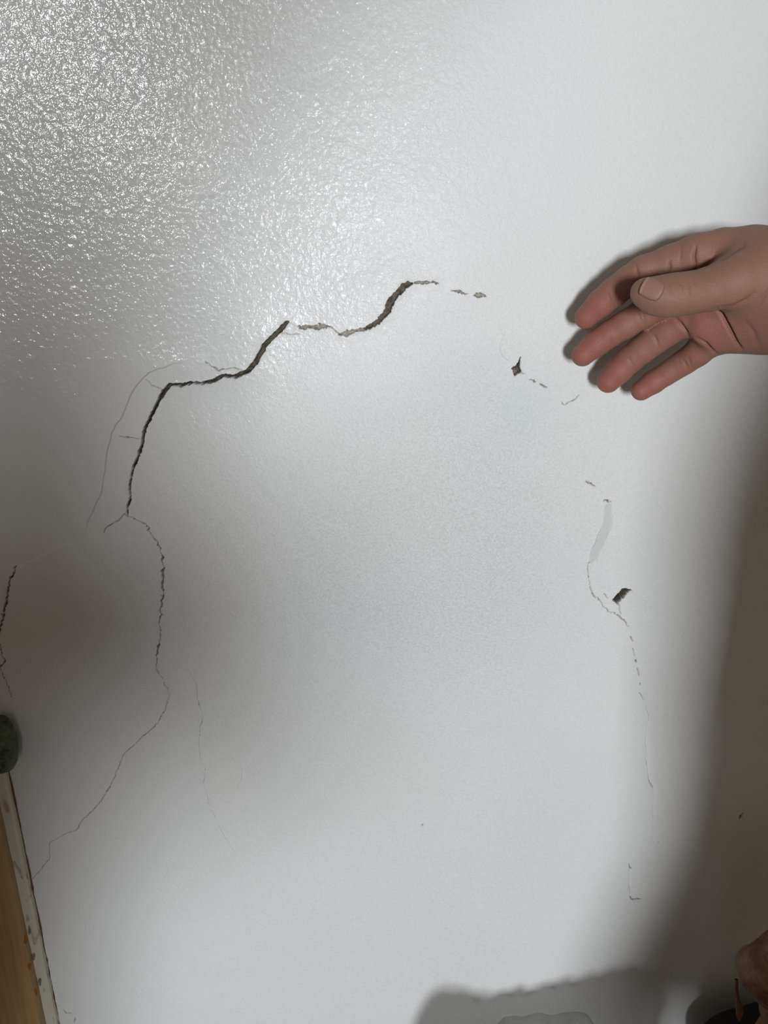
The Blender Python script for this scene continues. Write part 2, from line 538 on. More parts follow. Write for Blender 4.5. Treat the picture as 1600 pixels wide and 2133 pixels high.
    mid = np.clip(G(820, 1080, .14, .13) * 1.4, 0, 1)
    low = np.clip(G(700, 1700, .34, .34) * 1.3, 0, 1)
    right = sstep(.04, .14, X + (Z - 1.1) * .10 + (vnoise(X, Z, 9) - .5) * .06)
    lowr = sstep(1.12, .86, Z)
    tex = 1 - .87 * right
    tex *= 1 - .62 * mid
    tex *= 1 - .68 * lowr
    skim = np.clip(G(1120, 690, .05, .05) + G(300, 900, .02, .06) + G(1300, 900, .05, .08) + G(480, 1640, .02, .03), 0, 1)
    tex *= 1 - .6 * skim

    def trail(marks, soft):
        o = np.zeros(len(X))
        W = [(U(a, b)[[0, 2]], w_ * depth_of(U(a, b)) / FPX) for a, b, w_ in marks]
        for (a, wa), (b, wb) in zip(W, W[1:]):
            d, t = seg_dist(P2, a, b)
            o = np.maximum(o, sstep(soft, -soft, d - (wa + (wb - wa) * t) / 2))
        return o
    band = trail([(360, 775, 26), (325, 790, 46), (275, 870, 58), (248, 960, 52), (235, 1030, 50), (212, 1095, 46)], .004)
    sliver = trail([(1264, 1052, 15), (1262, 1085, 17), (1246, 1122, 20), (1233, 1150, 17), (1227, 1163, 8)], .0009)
    tex *= (1 - .75 * band) * (1 - sliver)
    skim = np.clip(skim + .5 * band, 0, 1)
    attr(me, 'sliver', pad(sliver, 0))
    gloss = sstep(.08, -.16, X + (vnoise(X, Z, 7) - .5) * .06) * (1 - .75 * lowr) * (1 - .5 * mid) * (1 - .6 * skim)
    attr(me, 'gloss', pad(gloss, .1))
    fine = (1 - .8 * sliver) * (1 - .5 * band) * .12 + .55 * mid + .32 * lowr * (1 - .5 * right)
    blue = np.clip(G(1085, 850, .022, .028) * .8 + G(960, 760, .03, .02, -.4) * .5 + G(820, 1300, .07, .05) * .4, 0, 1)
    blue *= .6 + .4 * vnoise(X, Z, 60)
    attr(me, 'tex', pad(tex, .5))
    attr(me, 'fine', pad(fine, .15))
    attr(me, 'skim', pad(skim, 0))
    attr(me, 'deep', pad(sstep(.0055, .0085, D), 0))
    attr(me, 'stroke', pad(np.clip(G(640, 1850, .09, .05, -.7) + .6 * G(800, 1960, .08, .03, -.2) + .5 * G(900, 1250, .03, .05), 0, 1), 0))
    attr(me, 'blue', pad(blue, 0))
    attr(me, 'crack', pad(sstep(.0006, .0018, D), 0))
    print('wall verts', len(V), 'faces', len(Sz))
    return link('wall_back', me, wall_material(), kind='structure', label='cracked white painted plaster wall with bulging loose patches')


wall = build_wall()


# ------------------------------------------------------------------ floor
def box_mesh(name, x0, x1, y0, y1, z0, z1, bev=.002):
    import bmesh
    bm = bmesh.new()
    bmesh.ops.create_cube(bm, size=1)
    for v in bm.verts:
        v.co = Vector(((x0 + x1) / 2 + v.co.x * (x1 - x0), (y0 + y1) / 2 + v.co.y * (y1 - y0), (z0 + z1) / 2 + v.co.z * (z1 - z0)))
    if bev:
        bmesh.ops.bevel(bm, geom=bm.edges[:], offset=bev, segments=2, affect='EDGES', profile=.6)
    me = bpy.data.meshes.new(name)
    bm.to_mesh(me)
    bm.free()
    return me


k = NM('floor_boards')
g = k.noise(14, 4, vec=k.mapped((8, 1, 1)))
floor_mat = k.set(Base_Color=k.ramp(g, [(.3, (.05, .028, .015)), (.7, (.10, .06, .035))]), Roughness=.5)
link('floor', box_mesh('floor', -1.5, 1.6, -3.2, 0.05, -.05, 0, 0), floor_mat, kind='structure', label='brown wooden floor below the wall')


k = NM('shade_partition_paint')
ppm = k.set(Base_Color=k.mix(k.noise(4, 3), (.20, .165, .135, 1), (.26, .215, .175, 1)), Roughness=.6)
# added blocker: sloped edge and bulge shade the wall, opening gates the upper light
import bmesh
_bm = bmesh.new()
_free = [(-.298 + .192 * z_ + .155 * math.exp(-((z_ - .955) / .075) ** 2) + .44 * max(0, min(z_, 1.5) - 1.1), z_) for z_ in np.linspace(0, 2.4, 49)]
_X0, _X1, _Z0, _Z1 = -.96, -.575, 1.42, 2.05


def _panel(pts):
    f_ = [_bm.verts.new((x, -1.46, z_)) for x, z_ in pts]
    b_ = [_bm.verts.new((x, -1.54, z_)) for x, z_ in pts]
    _bm.faces.new(f_)
    _bm.faces.new(b_[::-1])
    for i in range(len(pts)):
        j = (i + 1) % len(pts)
        _bm.faces.new((f_[i], b_[i], b_[j], f_[j]))


_panel([(-1.5, 0), (_X0, 0), (_X0, 2.4), (-1.5, 2.4)])
_panel([(_X0, 0), (_X1, 0), (_X1, _Z0), (_X0, _Z0)])
_panel([(_X0, _Z1), (_X1, _Z1), (_X1, 2.4), (_X0, 2.4)])
_panel([(_X1, 0)] + _free + [(_X1, 2.4)])
_m = bpy.data.meshes.new('shade_partition')
bmesh.ops.recalc_face_normals(_bm, faces=_bm.faces[:])
_bm.to_mesh(_m)
_bm.free()
link('shade_partition', _m, ppm, kind='structure',
     label='added partition out of view that shades the wall and gates the upper light')


# ------------------------------------------------------------------ implicit surfaces
def surface_nets(D, org, h):
    s = D < 0
    nx, ny, nz = D.shape
    cnt = np.zeros((nx - 1, ny - 1, nz - 1), np.int8)
    for a in (0, 1):
        for b in (0, 1):
            for c in (0, 1):
                cnt += s[a:nx - 1 + a, b:ny - 1 + b, c:nz - 1 + c]
    act = (cnt > 0) & (cnt < 8)
    I = np.stack(np.nonzero(act), 1)
    idx = np.full(act.shape, -1, np.int32)
    idx[tuple(I.T)] = np.arange(len(I))
    acc = np.zeros((len(I), 3))
    num = np.zeros(len(I))
    cor = [(a, b, c) for a in (0, 1) for b in (0, 1) for c in (0, 1)]
    val = {c: D[I[:, 0] + c[0], I[:, 1] + c[1], I[:, 2] + c[2]] for c in cor}
    for c in cor:
        for ax in range(3):
            if c[ax]:
                continue
            e = list(c)
            e[ax] = 1
            va, vb = val[c], val[tuple(e)]
            m = (va < 0) != (vb < 0)
            t = np.where(m, va / np.where(m, va - vb, 1), 0)
            p = np.tile(np.array(c, float), (len(I), 1))
            p[:, ax] += t
            acc[m] += p[m]
            num[m] += 1
    V = org + h * (I + acc / num[:, None])
    F = []
    for ax in range(3):
        o1, o2 = [(1, 2), (2, 0), (0, 1)][ax]
        sl = lambda d: tuple(slice(d if q == ax else 0, (D.shape[q] - 1 + d) if q == ax else D.shape[q]) for q in range(3))
        sa, sb = s[sl(0)], s[sl(1)]
        ch = np.stack(np.nonzero(sa != sb), 1)
        ok = (ch[:, o1] > 0) & (ch[:, o2] > 0) & (ch[:, o1] < D.shape[o1] - 1) & (ch[:, o2] < D.shape[o2] - 1)
        ch = ch[ok]
        q = []
        for d1, d2 in ((1, 1), (0, 1), (0, 0), (1, 0)):
            c = ch.copy()
            c[:, o1] -= d1
            c[:, o2] -= d2
            q.append(idx[c[:, 0], c[:, 1], c[:, 2]])
        q = np.stack(q, 1)
        flip = ~sa[tuple(ch.T)]
        q[flip] = q[flip][:, ::-1]
        F.append(q)
    F = np.vstack(F)
    return V, F[(F >= 0).all(1)]


def cone(P, a, b, ra, rb):
    d, t = seg_dist(P, np.asarray(a, float), np.asarray(b, float))
    return d - (ra + (rb - ra) * t)


def smin(a, b, k):
    h = np.clip(.5 + .5 * (b - a) / k, 0, 1)
    return b * (1 - h) + a * h - k * h * (1 - h)


def ellip(P, c, r, R=None):
    q = (P - np.asarray(c, float))
    if R is not None:
        q = q @ R
    r = np.asarray(r, float)
    k0 = np.linalg.norm(q / r, axis=1)
    k1 = np.linalg.norm(q / (r * r), axis=1)
    return k0 * (k0 - 1) / np.maximum(k1, 1e-9)


def mesh_sdf(fn, lo, hi, h, B=12):
    lo, hi = np.asarray(lo, float), np.asarray(hi, float)
    nb = np.ceil((hi - lo) / (h * B)).astype(int)
    g = np.stack(np.meshgrid(*[np.arange(n) for n in nb], indexing='ij'), -1).reshape(-1, 3)
    cd = fn(lo + (g + .5) * h * B)
    D = np.repeat(np.repeat(np.repeat(cd.reshape(nb), B, 0), B, 1), B, 2).astype(np.float32)
    near = g[np.abs(cd) < h * B * 1.1]
    loc = np.stack(np.meshgrid(*[np.arange(B)] * 3, indexing='ij'), -1).reshape(-1, 3)
    for s0 in range(0, len(near), 400):
        nn = near[s0:s0 + 400]
        ijk = (nn[:, None] * B + loc[None]).reshape(-1, 3)
        D[ijk[:, 0], ijk[:, 1], ijk[:, 2]] = fn(lo + ijk * h)
    return surface_nets(D, lo, h)


# ------------------------------------------------------------------ the hand and the person it belongs to
def zp(zx, zy, h):                    # mark on the enlarged view of the hand
    return U(1140 + .2875 * zx, 440 + .2875 * zy, h)


def zr(r, p):
    return r * .2875 * depth_of(p) / FPX


def chain(marks):
    out = []
    for zx, zy, h, r in marks:
        p = zp(zx, zy, h)
        out.append((p, zr(r, p)))
    return out


FING = {
    'index': chain([(283, 768, .030, 84), (390, 665, .033, 96), (480, 590, .036, 101), (590, 505, .039, 104), (700, 435, .042, 108), (890, 365, .047, 113), (1090, 305, .053, 132)]),
    'middle': chain([(258, 1042, .030, 82), (360, 955, .031, 92), (450, 890, .033, 94), (560, 825, .036, 97), (690, 745, .039, 102), (820, 675, .044, 104), (960, 590, .050, 112)]),
    'ring': chain([(443, 1232, .028, 84), (520, 1150, .029, 93), (600, 1070, .031, 95), (690, 1000, .034, 99), (780, 930, .037, 103), (870, 870, .041, 103), (990, 795, .046, 108)]),
    'little': chain([(682, 1298, .030, 74), (770, 1236, .031, 80), (860, 1178, .033, 80), (930, 1132, .035, 83), (1000, 1088, .038, 87), (1085, 1028, .043, 95), (1190, 945, .049, 106)]),
}
THUMB = chain([(702, 588, .082, 97), (780, 612, .083, 122), (870, 614, .084, 134), (960, 603, .084, 140), (1080, 585, .083, 138), (1210, 555, .082, 148),
               (1370, 500, .079, 190), (1530, 470, .074, 240), (1680, 480, .072, 250)])
PALM = [chain(m) for m in (
    [(1090, 310, .050, 130), (1270, 290, .052, 150), (1450, 300, .058, 165), (1720, 420, .066, 200)],
    [(960, 590, .046, 120), (1120, 590, .048, 160), (1350, 560, .054, 190), (1720, 560, .064, 230)],
    [(1000, 795, .044, 108), (1130, 770, .046, 140), (1350, 740, .052, 175), (1720, 680, .062, 230)],
    [(1210, 915, .044, 88), (1290, 880, .049, 122), (1420, 850, .055, 150), (1560, 810, .060, 190), (1760, 760, .064, 200)])]
WRIST = zp(1790, 600, .068)
ELBOW = np.array([.48, -.34, 1.11])
CAMV = CAM


def fchain(P, ch, k=.003):
    d = None
    for (a, ra), (b, rb) in zip(ch, ch[1:]):
        c = cone(P, a, b, ra, rb)
        d = c if d is None else smin(d, c, k)
    return d


def hand_sdf(P):
    palm = None
    for ch in PALM:
        c = fchain(P, ch, .005)
        palm = c if palm is None else smin(palm, c, .009)
    # pads of the palm below the fingers
    palm = smin(palm, ellip(P, zp(1270, 820, .058), (.020, .010, .016)), .008)
    arm = cone(P, zp(1700, 570, .066), WRIST + (ELBOW - WRIST) * .12, .031, .030)
    arm = smin(arm, cone(P, WRIST + (ELBOW - WRIST) * .1, WRIST + (ELBOW - WRIST) * .75, .030, .039), .02)
    palm = smin(palm, arm, .02)
    th = fchain(P, THUMB, .005)
    d = smin(palm, th, .011)
    for nme, ch in FING.items():
        fg = fchain(P, ch)
        # soft belly pads of each phalanx
        d = np.minimum(d, smin(palm, fg, .0055))
    return d


hV, hF = mesh_sdf(hand_sdf, (.09, -.26, .93), (.44, -.004, 1.24), .00092)


def vnormals(V, F):
    n = np.cross(V[F[:, 2]] - V[F[:, 0]], V[F[:, 3]] - V[F[:, 1]])
    N = np.zeros_like(V)
    for i in range(4):
        np.add.at(N, F[:, i], n)
    return N / np.maximum(np.linalg.norm(N, axis=1), 1e-12)[:, None]


def relax(V, F, it):
    for _ in range(it):
        A = np.zeros_like(V)
        c = np.zeros(len(V))
        for i in range(4):
            np.add.at(A, F[:, i], V[F[:, (i + 1) % 4]] + V[F[:, (i + 3) % 4]])
            np.add.at(c, F[:, i], 2)
        V = V * .5 + .5 * A / np.maximum(c, 1)[:, None]
    return V


hV = relax(hV, hF, 2)
hN = vnormals(hV, hF)
# creases: marks on the enlarged view, (points, depth m, width in marks, nearest/farthest distance to the wall)
CREASE = [
    ([(640, 395), (650, 430), (664, 475)], .0009, 9, .02, .066), ([(885, 365), (888, 410), (880, 465)], .0013, 10, .02, .072),
    ([(975, 240), (965, 320), (960, 380)], .0004, 9, .02, .075), ([(1075, 255), (1062, 330), (1080, 440)], .0016, 11, .02, .085),
    ([(1215, 200), (1205, 320)], .0004, 14, .02, .09), ([(1250, 350), (1300, 315), (1370, 275), (1420, 250)], .0014, 16, .02, .10),
    ([(440, 590), (470, 680), (490, 720)], .0004, 12, .02, .06),
    ([(455, 910), (475, 980)], .0004, 10, .02, .06), ([(655, 740), (680, 790), (705, 835)], .0005, 9, .02, .06), ([(690, 730), (712, 820)], .0004, 8, .02, .06),
    ([(545, 1030), (590, 1065), (640, 1150)], .0004, 10, .02, .06), ([(735, 860), (790, 930), (815, 1000)], .0006, 9, .02, .06), ([(770, 880), (800, 950)], .0003, 8, .02, .06),
    ([(800, 1170), (840, 1200)], .0003, 9, .02, .06), ([(985, 1075), (1010, 1120), (1020, 1150)], .0005, 9, .02, .06), ([(1020, 1060), (1050, 1130)], .0004, 8, .02, .06),
    ([(905, 755), (960, 805), (1005, 870), (1020, 900)], .0016, 10, .02, .075), ([(1085, 920), (1150, 960), (1200, 1015), (1250, 1048)], .0016, 10, .02, .075),
    ([(930, 790), (975, 860)], .0004, 9, .02, .07),
    ([(1200, 690), (1265, 750), (1320, 850), (1370, 950), (1412, 1008)], .0024, 12, .02, .09), ([(1440, 800), (1500, 880), (1540, 1000)], .0006, 16, .02, .09),
    ([(1230, 700), (1350, 690), (1450, 640), (1500, 590)], .0009, 12, .02, .12), ([(1520, 700), (1570, 620), (1620, 540)], .0006, 12, .02, .12),
    ([(870, 500), (890, 560), (915, 625)], .0004, 9, .07, .13), ([(930, 480), (980, 540), (995, 610)], .0005, 9, .07, .13),
    ([(1010, 480), (1040, 540), (1045, 600)], .0004, 9, .07, .13), ([(1060, 480), (1080, 530)], .0003, 9, .07, .13)]
px, py = proj(hV)
zx, zy = (px - 1140) / .2875, (py - 440) / .2875
view = CAM - hV
view /= np.linalg.norm(view, axis=1)[:, None]
facing = np.clip((hN * view).sum(1) * 2, 0, 1)
hh = -hV[:, 1]
Q2 = np.stack([zx, zy], 1)
push = np.zeros(len(hV))
red = np.zeros(len(hV))
for pts, dep, wd, h0, h1 in CREASE:
    A = [np.array(p, float) for p in pts]
    d = np.full(len(hV), 1e9)
    n = len(A) - 1
    tt = np.zeros(len(hV))
    for i in range(n):
        e, t = seg_dist(Q2, A[i], A[i + 1])
        up = e < d
        d[up] = e[up]
        tt[up] = (i + t[up]) / n
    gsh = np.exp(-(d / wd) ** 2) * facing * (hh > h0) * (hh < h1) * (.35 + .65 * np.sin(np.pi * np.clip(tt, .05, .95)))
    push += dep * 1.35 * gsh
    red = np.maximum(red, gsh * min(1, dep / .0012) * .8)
# bulge of flesh on both sides of the deep creases comes from the pads; fine skin ripple
hV2 = hV - hN * push[:, None]
tipred = np.zeros(len(hV))
for nme, ch in FING.items():
    tipred = np.maximum(tipred, np.exp(-(np.linalg.norm(hV - ch[0][0], axis=1) / .026) ** 2))
pm = zp(1180, 850, .055)
tipred = np.maximum(tipred, .75 * np.exp(-(np.linalg.norm(hV - pm, axis=1) / .03) ** 2))
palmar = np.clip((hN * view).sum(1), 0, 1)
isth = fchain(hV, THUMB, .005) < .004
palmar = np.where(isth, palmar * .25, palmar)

# ---- rest of the body, out of the picture behind the camera: coarse but continuous
SH_R, SH_L = np.array([.60, -.64, 1.34]), np.array([.36, -.92, 1.34])
EL_L, HD_L = np.array([.268, -.93, 1.02]), np.array([.262, -.86, .80])
CH = np.array([.49, -.80, 1.20])
HIP = np.array([.47, -.88, .90])
HEAD = np.array([.45, -.70, 1.575])


def body_sdf(P, pad=0.0, part='all'):
    ds = []
    if part in ('all', 'shirt'):
        d = cone(P, SH_R + (-.04, -.02, -.02), SH_L + (.04, .0, -.02), .075, .075)
        d = smin(d, cone(P, CH + (.07, .04, 0), CH + (-.08, -.04, 0), .115, .115), .08)
        d = smin(d, cone(P, CH + (0, -.02, -.06), HIP + (0, 0, .06), .13, .135), .08)
        d = smin(d, cone(P, SH_R, ELBOW, .056, .044), .03)
        d = smin(d, cone(P, ELBOW, WRIST + (ELBOW - WRIST) * .45, .044, .040), .02)
        d = smin(d, cone(P, SH_L, EL_L, .056, .044), .03)
        d = smin(d, cone(P, EL_L, HD_L if part == 'all' else EL_L + (HD_L - EL_L) * .8, .044, .030), .02)
        if part == 'shirt':           # long unseen smock, its hem flared to shade the lower right wall
            d = smin(d, cone(P, CH + (0, 0, -.05), HIP + (-.02, 0, -.34), .155, .25), .06)
            d = np.maximum(d, .56 - P[:, 2])
        ds.append(d)
    if part in ('all', 'trousers'):
        d = cone(P, HIP + (-.07, 0, 0), HIP + (.07, 0, 0), .125, .125)
        for sx in (-1, 1):
            kn = HIP + (sx * .10, .05, -.42)
            an = HIP + (sx * .11, 0, -.82)
            d = smin(d, cone(P, HIP + (sx * .085, 0, -.06), kn, .09, .062), .05)
            d = smin(d, cone(P, kn, an, .062, .042 if part == 'all' else .055), .03)
            if part == 'all':
                d = smin(d, cone(P, an + (0, -.02, -.04), an + (0, .14, -.05), .035, .028), .02)
        ds.append(d)
    if part == 'all':
        d = smin(ds[0], ds[1], .06)
        d = smin(d, cone(P, CH + (-.02, .03, .17), HEAD + (0, -.02, -.08), .055, .052), .03)
        d = smin(d, ellip(P, HEAD, (.074, .095, .115)), .02)
        d = smin(d, cone(P, HEAD + (0, .085, .01), HEAD + (0, .108, -.025), .010, .015), .01)
        d = smin(d, ellip(P, HEAD + (0, .045, -.075), (.05, .05, .045)), .02)
        for sx in (-1, 1):
            d = smin(d, ellip(P, HEAD + (sx * .078, -.01, -.01), (.010, .02, .032)), .008)
        f0 = HD_L
        d = smin(d, ellip(P, f0 + (.01, .0, .03), (.022, .035, .045)), .02)
        for q in range(4):
            a = f0 + (.015, .02, .06 - q * .02)
            d = smin(d, cone(P, a, a + (.02, .03, 0), .009, .008), .006)
        d = smin(d, cone(P, f0 + (.0, .02, .05), f0 + (-.01, .04, .085), .011, .009), .008)
        return d
    return ds[0] - pad


def hair_sdf(P):
    d = ellip(P, HEAD + (0, -.012, .018), (.086, .102, .112))
    return np.maximum(d, (P[:, 1] - HEAD[1] - .055) - (P[:, 2] - HEAD[2] - .02) * .5)


bV, bF = mesh_sdf(lambda P: body_sdf(P), (.16, -1.12, .0), (.78, -.18, 1.75), .009)
nb0 = len(hV2)
PV = np.vstack([hV2, bV])
PF = np.vstack([hF, bF + nb0])
me = np_mesh('person', PV, PF)
z = np.zeros(len(bV))
attr(me, 'red', np.concatenate([red, z]))
attr(me, 'tip', np.concatenate([tipred * palmar, z]))
attr(me, 'palmar', np.concatenate([palmar, z]))

k = NM('skin')
nz1 = k.noise(60, 3)
nz2 = k.noise(600, 3)
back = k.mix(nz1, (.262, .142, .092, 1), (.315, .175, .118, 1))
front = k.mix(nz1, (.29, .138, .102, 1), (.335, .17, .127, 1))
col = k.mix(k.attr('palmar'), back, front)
col = k.mix(k.math('MULTIPLY', k.attr('tip'), .75), col, (.345, .100, .085, 1))
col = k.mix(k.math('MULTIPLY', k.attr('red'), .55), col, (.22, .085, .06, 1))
hgt = k.math('ADD', k.math('MULTIPLY', nz2, .5), k.noise(1500, 2))
skin = k.set(Base_Color=col, Roughness=.52, Normal=k.bump(hgt, .0006, .5), Subsurface_Weight=.12, Subsurface_Radius=(.008, .003, .0015),
             Subsurface_Scale=.6, Specular_IOR_Level=.35)
person = link('person', me, skin, label='right hand reaching in before the wall, palm to the viewer, thumb above four curved fingers', category='person')

k = NM('smock_cloth')
cloth = k.set(Base_Color=k.mix(k.noise(300, 3), (.68, .58, .46, 1), (.75, .65, .53, 1)), Roughness=.85)  # out of view, kept pale to bounce warm light onto the wall
sV, sF = mesh_sdf(lambda P: body_sdf(P, .010, 'shirt'), (.10, -1.24, .4), (.80, -.13, 1.5), .010)
link('smock', np_mesh('smock', sV, sF), cloth, person)
k = NM('denim')
den = k.set(Base_Color=k.mix(k.noise(500, 3), (.03, .045, .08, 1), (.07, .09, .14, 1)), Roughness=.85)
tV, tF = mesh_sdf(lambda P: body_sdf(P, .008, 'trousers'), (.16, -1.12, .02), (.78, -.6, 1.1), .011)
link('trousers', np_mesh('trousers', tV, tF), den, person)
k = NM('hair')
hairm = k.set(Base_Color=k.mix(k.noise(200, 3, vec=k.mapped((6, 1, 1))), (.02, .014, .01, 1), (.05, .033, .022, 1)), Roughness=.5)
rV, rF = mesh_sdf(hair_sdf, HEAD - .14, HEAD + .15, .006)
link('hair', np_mesh('hair', rV, rF), hairm, person)


# thumbnail lies on the thumb's upper side, turned to the camera
def nail():
    n1, n2 = 22, 18
    quad = [(683, 492), (842, 560), (800, 640), (716, 606)]        # tip-top, root-top, root-low, tip-low marks
    from mathutils.bvhtree import BVHTree
    sel = np.nonzero((zx > 560) & (zx < 980) & (zy > 420) & (zy < 760) & (hh > .06))[0]
    keep = np.zeros(len(hV2), bool)
    keep[sel] = True
    fs = hF[keep[hF].all(1)]
    bv = BVHTree.FromPolygons([Vector(v) for v in hV2], fs.tolist())
    V, F = [], []
    grid = {}
    for i in range(n1 + 1):
        for j in range(n2 + 1):
            u, v = i / n1 * 2 - 1, j / n2 * 2 - 1
            # square -> rounded outline
            uu = u * math.sqrt(1 - .30 * v * v)
            vv = v * math.sqrt(1 - .30 * u * u)
            # marks: axis from free edge to root
            c = (757, 567)
            ax = (68, 30)
            ay = (-34, 62)
            mx = c[0] + ax[0] * uu + ay[0] * vv * (1 - .05 * uu) + 4
            my = c[1] + ax[1] * uu + ay[1] * vv
            p0 = zp(mx, my, .30)
            p1 = zp(mx, my, .02)
            d = Vector(p1 - p0).normalized()
            hit = bv.ray_cast(Vector(p0), d)
            if hit[0] is None:
                continue
            edge = max(abs(u), abs(v))
            lift = .0006 + .0006 * (1 - u) * .5
            if edge > .99:
                lift = -.0004 if u > -.95 else .0009
            grid[i, j] = len(V)
            V.append(hit[0] + hit[1] * lift)
    for i in range(n1):
        for j in range(n2):
            q = [grid.get(t) for t in ((i, j), (i + 1, j), (i + 1, j + 1), (i, j + 1))]
            if None not in q:
                F.append(q)
    if not F:
        return
    me = bpy.data.meshes.new('thumbnail')
    me.from_pydata([tuple(v) for v in V], [], F)
    for p in me.polygons:
        p.use_smooth = True
    fr = [0] * len(V)
    for (i, j), q in grid.items():
        fr[q] = 1.0 if i <= 2 else 0.0
    attr(me, 'free', fr)
    k = NM('nail')
    c = k.mix(k.attr('free'), (.315, .178, .140, 1), (.42, .27, .20, 1))
    m = k.set(Base_Color=c, Roughness=.45, Specular_IOR_Level=.3)
    o = link('thumbnail', me, m, person, label='pale pink thumbnail')
    md = o.modifiers.new('thick', 'SOLIDIFY')
    md.thickness = .0006


nail()

# ------------------------------------------------------------------ painted board and wooden plank at the left edge
xw = .0025 + float(np.mean([U(38, 1709)[0], U(62, 1840)[0], U(82, 1967)[0], U(108, 2080)[0]]))
ztop = float(U(14, 1587)[2])
k = NM('old_white_paint')
n1 = k.noise(35, 4, vec=k.mapped((1, 1, .25)))
dirt = k.math('MULTIPLY', k.ramp(k.noise(120, 3, vec=k.mapped((1, 1, .4))), [(.62, (0, 0, 0)), (.70, (1, 1, 1))]), .6)
col = k.mix(n1, (.55, .53, .44, 1), (.67, .66, .57, 1))
col = k.mix(dirt, col, (.20, .13, .07, 1))
paint = k.set(Base_Color=col, Roughness=.45, Normal=k.bump(k.noise(220, 3), .001, .4))
k = NM('pine_wood')
gr = k.noise(9, 4, .6, vec=k.mapped((14, 14, .7)), dist=.6)
col = k.ramp(gr, [(.25, (.30, .165, .07)), (.55, (.43, .26, .12)), (.8, (.52, .33, .17))])
pine = k.set(Base_Color=col, Roughness=.5, Normal=k.bump(gr, .0015, .25))
k = NM('dark_stain')
stain = k.set(Base_Color=k.mix(k.noise(300, 2), (.10, .045, .015, 1), (.19, .09, .03, 1)), Roughness=.6)

e = bpy.data.objects.new('casing', None)
C.objects.link(e)
e.location = (xw, 0, 0)
e['label'] = 'pale painted casing strip with a pine front board at the lower left edge'
e['category'] = 'door casing'


def child(o, parent):
    o.parent = parent
    o.matrix_parent_inverse = parent.matrix_world.inverted() if False else o.matrix_parent_inverse
    o.location = -Vector(parent.location)
    return o


def wavy_board(name, x0, x1, y0, y1, z0, z1, amp, seg=60):
    """upright board whose arrises wander a little"""
    V, F = [], []
    for i in range(seg + 1):
        zz = z0 + (z1 - z0) * i / seg
        a = [(random.random() - .5) * amp for _ in range(4)]
        b = .0015
        ring = [(x0, y1), (x0, y0 + b), (x0 + b, y0), (x1 - b + a[0], y0 + a[1]), (x1 + a[0], y0 + b + a[1]), (x1 + a[2], y1)]
        V += [(p[0], p[1], zz) for p in ring]
    for i in range(seg):
        for j in range(6):
            A = i * 6 + j
            B = i * 6 + (j + 1) % 6
            F.append((A, B, B + 6, A + 6))
    F.append(tuple(range(5, -1, -1)))
    F.append(tuple(seg * 6 + t for t in range(6)))
    me = bpy.data.meshes.new(name)
    me.from_pydata(V, [], F)
    return me


hs = .007
ztop = float(U(14, 1587, hs)[2])
child(link('painted_strip', wavy_board('painted_strip', xw - .06, xw, -hs, -.0012, .0, ztop, .0007), paint), e)
xq = -.006 + float(np.mean([U(20, 1761, hs + .011)[0], U(41, 1881, hs + .011)[0], U(68, 2001, hs + .011)[0], U(92, 2130, hs + .011)[0]]))
child(link('pine_board', wavy_board('pine_board', xq - .12, xq, -hs - .011, -hs + .001, .0, ztop - .012, .0005), pine), e)
# dark caulk line between strip and wall
child(link('caulk_line', wavy_board('caulk_line', xw - .004, xw + .0006, -.0022, .0, .0, ztop, .0012, 90), stain), e)
# runs of stain on the pine board
for (sx_, sy_, l, wd) in ((53, 1957, 22, 6), (62, 2013, 18, 7), (75, 2066, 20, 6)):
    p = U(sx_, sy_, hs + .0115)
    sc = depth_of(p) / FPX
    V, F = [], []
    n = 14
    for i in range(n):
        a = i / n * 2 * math.pi
        rr = 1 + .35 * math.sin(3 * a + sx_) + .2 * random.random()
        V.append((p[0] + math.cos(a) * wd * .5 * sc * rr + math.sin(a) * .0008, -hs - .0113, p[2] + math.sin(a) * l * .62 * sc))
    V.append((p[0], -hs - .0122, p[2]))
    for i in range(n):
        F.append((i, (i + 1) % n, n))
    me = bpy.data.meshes.new('stain_run')
    me.from_pydata(V, [], F)
    k = NM('varnish_run')
    m = k.set(Base_Color=(.30, .115, .02, 1), Roughness=.3)
    child(link('stain_run', me, m), e)


# dark green mottled knob standing on the strip's top
def lathe(name, prof, seg=28):
    V, F = [], []
    for r, zz in prof:
        for i in range(seg):
            a = 2 * math.pi * i / seg
            V.append((r * math.cos(a), r * math.sin(a), zz))
    for j in range(len(prof) - 1):
        for i in range(seg):
            A, B = j * seg + i, j * seg + (i + 1) % seg
            F.append((A, B, B + seg, A + seg))
    F.append(tuple(range(seg - 1, -1, -1)))
    F.append(tuple((len(prof) - 1) * seg + i for i in range(seg)))
    me = bpy.data.meshes.new(name)
    me.from_pydata(V, [], F)
    for p in me.polygons:
        p.use_smooth = len(p.vertices) == 4
    return me


kr = .0135
kc = U(35, 1553, .014)
hk = U(24, 1508, .018)[2] - ztop
prof = [(kr * .35, 0), (kr * .62, .0006), (kr * .82, hk * .12), (kr * .95, hk * .30), (kr, hk * .48), (kr * .97, hk * .64), (kr * .88, hk * .82),
        (kr * .76, hk * .96), (kr * .70, hk), (kr * .5, hk * 1.01), (kr * .2, hk * 1.01)]
k = NM('green_mottle')
nn = k.noise(160, 4, .6, dist=.5)
col = k.ramp(nn, [(.32, (.012, .016, .008)), (.5, (.06, .085, .045)), (.62, (.09, .10, .03)), (.75, (.26, .30, .24))])
knm = k.set(Base_Color=col, Roughness=.4, Normal=k.bump(k.noise(260, 3), .002, .7))
kn = link('knob', lathe('knob', prof), knm, label='dark green mottled rounded knob on top of the casing at the left edge', category='knob')
kn.location = (kc[0] - kr, -.0145, ztop)


